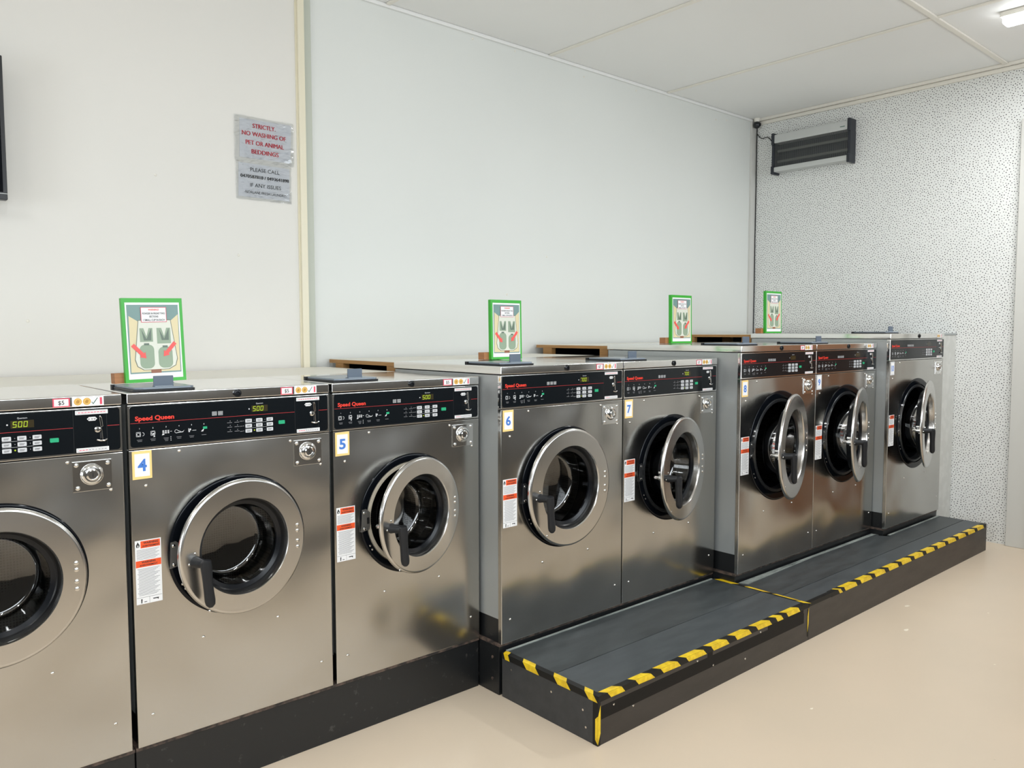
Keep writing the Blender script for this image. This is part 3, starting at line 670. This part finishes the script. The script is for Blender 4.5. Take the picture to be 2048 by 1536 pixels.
W(MB().box(x0, x1, -.415, b0, ZP-.018, ZP, 'steptop', .0015).box(x0+.004, x1-.004, -.60, b0-.03, .002, ZP-.018, 'dark'), 'rear_top_board')
W(MB().box(x0, x1, YP, -.418, ZP-.018, ZP, 'steptop2', .0015), 'front_top_board')
m = MB(); m.box(x0, x1, YP, YP+.016, 0, ZP-.0185, 'stepface', .001)
m.box(x0+.01, x1-.045, YP-.0008, YP, .095, .143, 'grip').box(2.02, 2.055, YP-.0008, YP, .143, .161, 'grip').box(2.48, x1-.05, YP-.0008, YP, .143, .161, 'grip')
screws(m, [(1.44, YP, .130), (1.55, YP, .09), (1.95, YP, .148), (2.06, YP, .10), (2.30, YP, .06), (2.42, YP, .148)], 'y')
W(m, 'front_board')
m = MB(); m.box(x0, x0+.016, YP+.0165, b0, 0, ZP-.0185, 'stepside', .001); screws(m, [(x0, -.19, .13), (x0, -.42, .12), (x0, -.585, .11), (x0, -.60, .05)], 'x'); W(m, 'side_board')
m = MB(); tape_edge(m, [(1.385, 1.505), (1.540, 1.672), (1.690, 1.838), (1.851, 2.011), (2.022, 2.176), (2.195, 2.346), (2.359, 2.513), (2.522, 2.612), (2.615, 2.765)], x0, x1-.002, YP, ZP)
W(m, 'front_hazard_tape')
m = MB(); e = .0012
m.box(x0-e, x0+.024, YP, b0, ZP, ZP+e*.8, 'tapeblack').box(x0-e, x0, YP, b0, ZP-.023, ZP, 'tapeblack')
for (a, b) in ((-.132, -.180), (-.236, -.352), (-.410, -.522), (-.570, -.657)):
    k_ = .022 if a < -.14 else .010
    m.add([(x0+.024, a, ZP+e*1.1), (x0+.024, min(a-.004, b+2*k_), ZP+e*1.1), (x0-e, b+k_, ZP+e*1.1), (x0-e, a-k_, ZP+e*1.1)], [[3, 2, 1, 0]], 'yellow')
    m.add([(x0-e*1.3, a-k_, ZP+e), (x0-e*1.3, b+k_, ZP+e), (x0-e*1.3, b, ZP-.023), (x0-e*1.3, a-2*k_, ZP-.023)], [[0, 1, 2, 3]], 'yellow')
W(m, 'side_hazard_tape')
m = MB(); m.box(x0-e, x0+.012, YP-e*1.2, YP, .001, ZP-.022, 'tapeblack').box(x0-e*1.2, x0, YP-e, YP+.024, .001, ZP-.023, 'tapeblack')
m.add([(x0+.012, YP-e*1.5, .150), (x0+.012, YP-e*1.5, .045), (x0-e*1.3, YP-e*1.5, .006), (x0-e*1.3, YP-e*1.5, .110)], [[3, 2, 1, 0]], 'yellow')
m.add([(x0-e*1.5, YP-e, .112), (x0-e*1.5, YP-e, .006), (x0-e*1.5, YP+.012, .022), (x0-e*1.5, YP+.012, .098)], [[0, 1, 2, 3]], 'yellow')
W(m, 'corner_hazard_tape')
m = MB(); m.box(x1-.024, x1, YP, b0, ZP, ZP+e*.8, 'tapeblack')
for (a, b, w1) in ((-.145, -.262, .030), (-.315, -.44, .018), (-.47, -.60, .014), (-.60, -.657, .022)): m.add([(x1-w1, a, ZP+e*1.1), (x1-.001, a-.02, ZP+e*1.1), (x1-.001, b-.015, ZP+e*1.1), (x1-w1, b+.015, ZP+e*1.1)], [[0, 1, 2, 3]], 'yellow')
m.box(x1-.010, x1, YP-e, YP, .02, ZP-.03, 'tapeblack')
m.add([(x1-.001, YP-e*1.4, ZP-.02), (x1-.012, YP-e*1.4, .12), (x1-.011, YP-e*1.4, .042), (x1-.001, YP-e*1.4, .085)], [[0, 1, 2, 3]], 'yellow')
W(m, 'seam_hazard_tape')
m = MB(); m.box(x0+.02, x1-.04, b0-.010, b0, ZP, ZP+.006, 'seal', .002); W(m, 'sealant_strip')
# far step
x0, x1 = 2.845, 5.2266
root = empty('step_platform', (x0, YP, 0)); tag(root, 'far longer dark step reaching past the machine with card 10', 'step', 'low dark steps in front of the machines')
b1, b2 = YC-.002, YD-.002
m = MB(); m.zprism([(x0, -.515), (x1, -.515), (x1, b2), (4.374, b2), (4.374, b1), (x0, b1)], ZP-.018, ZP, 'steptop').box(x0+.004, x1-.02, -.60, -.37, .002, ZP-.018, 'dark'); W(m, 'rear_top_board')
W(MB().box(x0, x1, YP, -.518, ZP-.018, ZP, 'steptop2', .0015), 'front_top_board')
W(MB().box(x0, x1, YP, YP+.016, 0, ZP-.0185, 'stepface', .001), 'front_board')
W(MB().box(x1-.016, x1, YP+.0165, b2, 0, ZP-.0185, 'stepside', .001), 'side_board')
ys = [(3.113, 3.181), (3.175, 3.345), (3.352, 3.512), (3.518, 3.680), (3.685, 3.847), (3.853, 4.014), (4.022, 4.186), (4.190, 4.352), (4.358, 4.520), (4.524, 4.686), (4.692, 4.852), (4.856, 5.014), (5.020, 5.178)]
m = MB(); tape_edge(m, ys, x0+.22, x1-.02, YP, ZP); W(m, 'front_hazard_tape')
m = MB(); m.box(x0, x0+.22, YP-.001, YP+.02, ZP, ZP+.001, 'tapeblack').box(x0, x0+.22, YP-.001, YP, ZP-.02, ZP, 'tapeblack'); W(m, 'black_edge_tape')
m = MB(); pts = [(x0+.01, b1), (x0+.03, b1-.045), (3.25, b1-.030), (3.6, b1-.020), (4.36, b1-.026), (4.42, b2-.02), (4.42, b2), (4.374, b2), (4.374, b1)]
m.zprism(pts, ZP, ZP+.0015, 'seal').box(4.42, x1-.01, b2-.014, b2, ZP, ZP+.004, 'seal', .0015); W(m, 'sealant_strip')

# pale filler panel closing the gap to the dotted wall
r_ = empty('filler_panel', (5.35, -.335, 0)); tag(r_, 'pale grey upright panel closing the gap between last machine and dotted wall', 'panel')
m = MB(); m.box(-.117, .124, 0, .018, 0, 1.455, 'filler', .002); m.build('face_board', r_)
MB().box(-.117, .124, -.004, .30, 1.455, 1.468, 'galv', .002).build('cap', r_)

# ------------------------------------------------------------------ shelves boxed in behind the machines
def shelf(x0, x1, y0, z, label, posts=True):
    root = empty('wall_shelf', (x0, y0, 0)); tag(root, label, 'shelf', 'shelves boxed in behind the machines')
    m = MB(); m.box(0, x1-x0, 0, YW-y0-.03, z-.003, z, 'laminate').box(.0, x1-x0, 0, YW-y0-.03, z-.021, z-.003, 'wood'); m.build('top_board', root)
    L_ = YW-y0-.03
    MB().box(.06, x1-x0-.002, .001, .003, 0, z-.022, 'dark').build('front_board', root)  # near-black colour stands in for the shade inside the boxed shelf
    MB().box(.06, x1-x0-.002, L_-.05, L_-.035, 0, z-.022, 'dark').build('shade_back_board', root)  # added board, blackened so the open shelf end looks unlit
    for px in (.004, (x1-x0)/2, x1-x0-.04):
        MB().box(px, px+.035, .004, .085, 0, z-.021, 'wood').build('post', root); MB().box(px, px+.035, L_-.14, L_-.06, 0, z-.021, 'wood').build('post', root)
    return root
shelf(-2.2, 1.34, .572, 1.299, 'cream topped shelf along the wall behind the machines with cards 4 and 5')
shelf(1.372, 2.84, .655, 1.341, 'cream topped shelf with raw wood end behind the machines with cards 6 and 7')
shelf(2.880, 4.37, .655, 1.400, 'cream topped shelf with raw wood end behind the machines with cards 8 and 9')
shelf(4.410, 5.40, .655, 1.462, 'cream topped shelf in the corner behind the machine with card 10')

# ------------------------------------------------------------------ green framed signs on the hoods
def sign(x, y, z, w_, h, lean, label, tilt=0.):
    root = empty('instruction_sign', (x, y, z+.002)); root.rotation_euler = (R(-lean), R(tilt), 0)
    tag(root, label, 'sign', 'green edged powder signs on the machines')
    d_ = .020
    m = MB(); m.box(0, w_, 0, d_, 0, h, 'tapegreen', .001); m.build('green_frame', root)
    f_ = .011; m = MB(); y_ = -.0006
    m.rect(f_, f_*1.1, w_-f_, h-f_*1.4, y_, 'white')
    a0, a1, b0, b1 = f_+.005, w_-f_-.005, f_+.020, h-f_*1.4-.008
    m.rect(a0, b0, a1, b1, y_-.0003, 'pic_teal')
    W_, H_ = a1-a0, b1-b0; X = lambda t: a0+W_*t; Z = lambda t: b0+H_*t
    m.poly([(X(.02), Z(.02)), (X(.98), Z(.02)), (X(.99), Z(.86)), (X(.83), Z(.76)), (X(.2), Z(.76)), (X(.03), Z(.84))], y_-.0006, 'pic_beige')
    tr = [(.26, .045), (.76, .045), (.90, .10), (.94, .20), (.84, .78), (.20, .78), (.10, .20), (.14, .10)]
    m.poly([(X(a), Z(b)) for a, b in tr], y_-.0009, 'pic_line').poly([(X(.52+(a-.52)*.965), Z(.41+(b-.41)*.975)) for a, b in tr], y_-.0012, 'pic_tray')
    def cup(x0_, x1_, z0_, z1_):
        m.poly([(X(a/W_*1.), Z(b/H_*1.)) for a, b in rrect(x0_*W_, z0_*H_, x1_*W_, z1_*H_, .018, 5)], y_-.0015, 'pic_cup')
        c_ = (x0_+x1_)/2; m.rect(X(c_-.05), Z(z1_-.01), X(c_+.05), Z(z1_+.02), y_-.0017, 'pic_dark')
    cup(.20, .48, .07, .42); cup(.56, .84, .07, .38)
    m.rect(X(.22), Z(.46), X(.47), Z(.66), y_-.0015, 'pic_cup').rect(X(.55), Z(.43), X(.82), Z(.66), y_-.0015, 'pic_cup')
    for cx_ in (.345, .69):
        m.poly([(X(cx_-.09), Z(.64)), (X(cx_+.0), Z(.50)), (X(cx_+.10), Z(.66)), (X(cx_+.09), Z(.48)), (X(cx_-.05), Z(.48))], y_-.0018, 'pic_dark').poly([(X(cx_-.05), Z(.66)), (X(cx_), Z(.54)), (X(cx_+.05), Z(.66))], y_-.0021, 'pic_tray')
    def arrow(x0_, z0_, x1_, z1_):
        dx, dz = (x1_-x0_)*W_, (z1_-z0_)*H_; L_ = math.hypot(dx, dz); ux, uz = dx/L_, dz/L_; nx, nz = -uz, ux
        px, pz = X(x0_), Z(z0_); t = .0065; hh = .013
        P = lambda l, n_: (px+ux*l+nx*n_, pz+uz*l+nz*n_)
        m.poly([P(0, t), P(0, -t), P(L_-.018, -t), P(L_-.018, -hh), P(L_, 0), P(L_-.018, hh), P(L_-.018, t)][::-1], y_-.0024, 'pic_red')
    arrow(.07, .42, .32, .22); arrow(.90, .44, .66, .24)
    m.rect(X(.40), Z(.0), X(.60), Z(.055), y_-.0010, 'pic_brown')
    m.rect(X(.26), Z(.745), X(.76), Z(.965), y_-.0024, 'pink').rect(X(.27), Z(.752), X(.75), Z(.958), y_-.0027, 'white')
    cxm = X(.51)
    m.text('WARNING!', cxm, Z(.915), .0062, y_-.0030, 'red', align='c', bold=.02, width=.036).text('POWDER IN FRONT TWO', cxm, Z(.860), .0062, y_-.0030, 'ink', align='c', width=W_*.44, bold=.02)
    m.text('SECTIONS', cxm, Z(.815), .0062, y_-.0030, 'ink', align='c', bold=.02, width=.030).text('1 SMALL CUP IN EACH', cxm, Z(.765), .0062, y_-.0030, 'ink', align='c', width=W_*.42, bold=.02)
    m.build('picture_sheet', root)
    MB().box(-.030, .10, d_, d_+.045, 0, .036, 'block', .001).build('wooden_block', root)
ZT = [Z0[0]+SIZE['A']['H'], Z0[1]+SIZE['B']['H'], Z0[2]+SIZE['C']['H'], Z0[3]+SIZE['D']['H']]
sign(.112, .40, ZT[0]+.003, .204, .293, 1.5, 'largest green edged picture sign, on the machine with card 4', -1.3)
sign(1.790, .45, ZT[1], .200, .292, 1, 'green edged picture sign on the machine with card 6')
sign(3.165, .42, ZT[2], .203, .290, 1, 'green edged picture sign on the machine with card 8')
sign(4.405, .54, ZT[3], .213, .300, 1, 'smallest green edged picture sign, in front of the dotted wall')

# ------------------------------------------------------------------ notices on the wall
YN = YW-.006
def sleeve(m, x0, x1, z0, z1, amp, y):
    n, k_ = 26, 20; g = [[0]*(n+1) for _ in range(k_+1)]
    vs = []
    for j in range(k_+1):
        for i in range(n+1):
            u, v_ = i/n, j/k_; a = amp*(.25+u)
            hh = a*(.5+.5*math.sin(9*v_+3*u+4*math.sin(5*u)))*random.uniform(.3, 1) if 0 < i < n else 0
            vs.append((x0+(x1-x0)*u+random.uniform(-.002, .002)*(i in (0, n)), y-.0015-hh, z0+(z1-z0)*v_+random.uniform(-.002, .002)*(j in (0, k_))))
    fs = [[j*(n+1)+i, j*(n+1)+i+1, (j+1)*(n+1)+i+1, (j+1)*(n+1)+i] for j in range(k_) for i in range(n)]
    m.add(vs, fs, 'sleeve', True)
r_ = empty('wall_notice', (.9, YN, 2.335)); tag(r_, 'upper wall notice with red capital lettering in a crinkled clear sleeve', 'notice', 'notices taped on the wall')
m = MB(); m.prism([(.016, .004), (.282, .004), (.290, .196), (.020, .192)], -.0012, -.0002, 'notice')
def nt(m, s_, cx_, z_, h_, w__, k_, b_):
    for d_ in ((-.0009, 0, .0009) if b_ else (0,)): m.text(s_, cx_+d_, z_, h_, -.0018-(d_+.0009)*.2, k_, width=w__, align='c')
M['crimson'] = mat('crimson_ink', srgb(200, 20, 50), .5)
nt(m, 'STRICTLY.', .145, .153, .021, .118, 'crimson', .012); nt(m, 'NO WASHING OF', .145, .113, .021, .228, 'crimson', .012)
nt(m, 'PET OR ANIMAL', .148, .070, .021, .198, 'crimson', .012); nt(m, 'BEDDINGS', .148, .028, .021, .140, 'crimson', .012); m.build('printed_sheet', r_)
m = MB(); sleeve(m, -.010, .300, -.012, .205, .006, -.002); m.build('plastic_sleeve', r_)
r_ = empty('wall_notice', (.9, YN, 2.145)); tag(r_, 'lower wall notice with black lettering asking to call about issues', 'notice', 'notices taped on the wall')
m = MB(); m.prism([(.006, .004), (.274, .002), (.276, .166), (.010, .168)], -.0012, -.0002, 'notice')
nt(m, 'PLEASE CALL', .145, .131, .018, .152, 'ink', 0); nt(m, '0470587818 / 0493641898', .145, .097, .0155, .252, 'ink', .012)
nt(m, 'IF ANY ISSUES', .147, .055, .018, .162, 'ink', 0); nt(m, '-NORLANE FRESH LAUNDRY-', .147, .022, .013, .222, 'ink', 0); m.build('printed_sheet', r_)
m = MB(); sleeve(m, -.006, .284, -.010, .178, .003, -.002); m.build('plastic_sleeve', r_)

# ------------------------------------------------------------------ television at the left edge
r_ = empty('television', (-.62, YW-.12, 2.0)); tag(r_, 'black flat television on the wall, only its right edge in view', 'television')
MB().box(-.53, .535, -.02, .02, .005, .565, 'tvblack', .004).build('housing', r_)
MB().rect(-.515, .035, .520, .55, -.0205, 'ring').build('screen', r_)
MB().box(-.53, .5355, -.021, -.0195, .028, .030, 'silver').build('bezel_strip', r_)
MB().box(-.15, .15, .02, .114, .15, .42, 'blackpaint', .003).build('wall_bracket', r_)

# ------------------------------------------------------------------ insect zapper
ZX = XW-.002
r_ = empty('insect_zapper', (ZX-.05, .772, 2.80)); tag(r_, 'silver and charcoal electric insect zapper on the dotted wall', 'insect zapper')
m = MB(); m.box(-.045, .045, -.3135, .3135, .240, .310, 'silver', .006); m.build('top_housing', r_)
m = MB(); m.box(-.0458, -.0452, -.290, -.252, .264, .271, 'tick'); m.build('maker_mark', r_)
m = MB(); m.box(-.045, .045, -.3135, .3135, 0.005, .045, 'silver', .006); m.build('bottom_housing', r_)
for sy in (-1, 1):
    m = MB(); a, b = (.3115, .336) if sy > 0 else (-.336, -.3115)
    m.box(-.055, .050, a, b, -.012, .055, 'charcoal', .006).box(-.040, .050, a, b, .05, .235, 'charcoal', .004).box(-.055, .050, a, b, .225, .325, 'charcoal', .008); m.build('end_cap', r_)
m = MB(); m.box(.038, .044, -.3115, .3115, .045, .24, 'charcoal'); m.build('back_plate', r_)
for z in (.095, .180): MB().tube([(.005, -.303, z), (.005, .303, z)], .012, 'tube', 14).build('uv_lamp', r_)
m = MB(); n = 74
for i in range(n): yy = -.306+.612*i/(n-1); m.box(-.036, -.034, yy-.0012, yy+.0012, .045, .24, 'wire')
for z in (.07, .135, .21): m.box(-.0335, -.0320, -.3115, .3115, z-.001, z+.001, 'charcoal')
m.build('wire_guard', r_)

# ------------------------------------------------------------------ dome camera and cables
r_ = empty('dome_camera', (5.425, 1.275, 3.215)); tag(r_, 'small black dome camera hanging in the ceiling corner', 'security camera')
bm = bmesh.new(); bmesh.ops.create_uvsphere(bm, u_segments=24, v_segments=16, radius=.031)
for v in bm.verts: v.co.z += .02
me = bpy.data.meshes.new('dome'); bm.to_mesh(me); bm.free(); me.materials.append(M['dome']); [setattr(p, 'use_smooth', True) for p in me.polygons]
o = bpy.data.objects.new('dome', me); COL.objects.link(o); o.parent = r_
m = MB(); m.tube([(0, 0, .074), (0, 0, .060), (0, 0, .045), (0, 0, .035)], [.025, .025, .018, .014], 'trimw', 20); m.build('ceiling_mount', r_)
m = MB(); m.lathe([(.012, -.0315), (.010, -.034), (.0001, -.034)], 0, .02, 'ring', 16); m.build('lens', r_)
def cable(name, pts, r, label):
    m = MB(); m.tube(pts, r, 'rubber', 8); tag(m.build(name), label, 'cable')
cable('cable', [(5.47, 1.300, 3.215), (5.472, 1.302, 3.10), (5.47, 1.300, 2.7), (5.473, 1.304, 2.3), (5.471, 1.300, 1.9), (5.472, 1.303, 1.44)], .0035, 'black cable running down the corner below the dome camera')
P_ = []
for i in range(17): t = i/16; P_.append((5.470, 1.295-.135*t, 3.168-.085*t-.018*math.sin(t*6.28)))
cable('cable', P_, .0032, 'short black cable curving from corner to the insect zapper')

# ------------------------------------------------------------------ ceiling lights
def batten(x, y0, y1, label, power, along='y'):
    r__ = empty('ceiling_light', (x, (y0+y1)/2, HC)); tag(r__, label, 'ceiling light', 'slim ceiling lights'); L_ = (y1-y0)/2
    MB().box(-.05, .05, -L_, L_, -.030, -.001, 'trimw', .004).build('housing', r__)
    MB().box(-.045, .045, -L_+.01, L_-.01, -.070, -.031, 'lamp', .012).build('diffuser', r__)
    a_ = area('lamp_light', (0, 0, -.085), (0, 0, 0), .09, 2*L_-.06, power, (.96, .98, 1.0)); a_.parent = r__
batten(4.50, -2.15, -.87, 'lit white ceiling light at the upper right corner of the photo', 44)
batten(1.20, -3.0, -1.75, 'unseen added ceiling light over the floor in front of the near step', 36)  # this and the next two are out of view, added to light the room
batten(-2.20, -2.2, -.95, 'unseen added ceiling light over the left part of the room', 36)
batten(-.6, -3.2, -1.95, 'unseen added ceiling light near the front windows', 36)
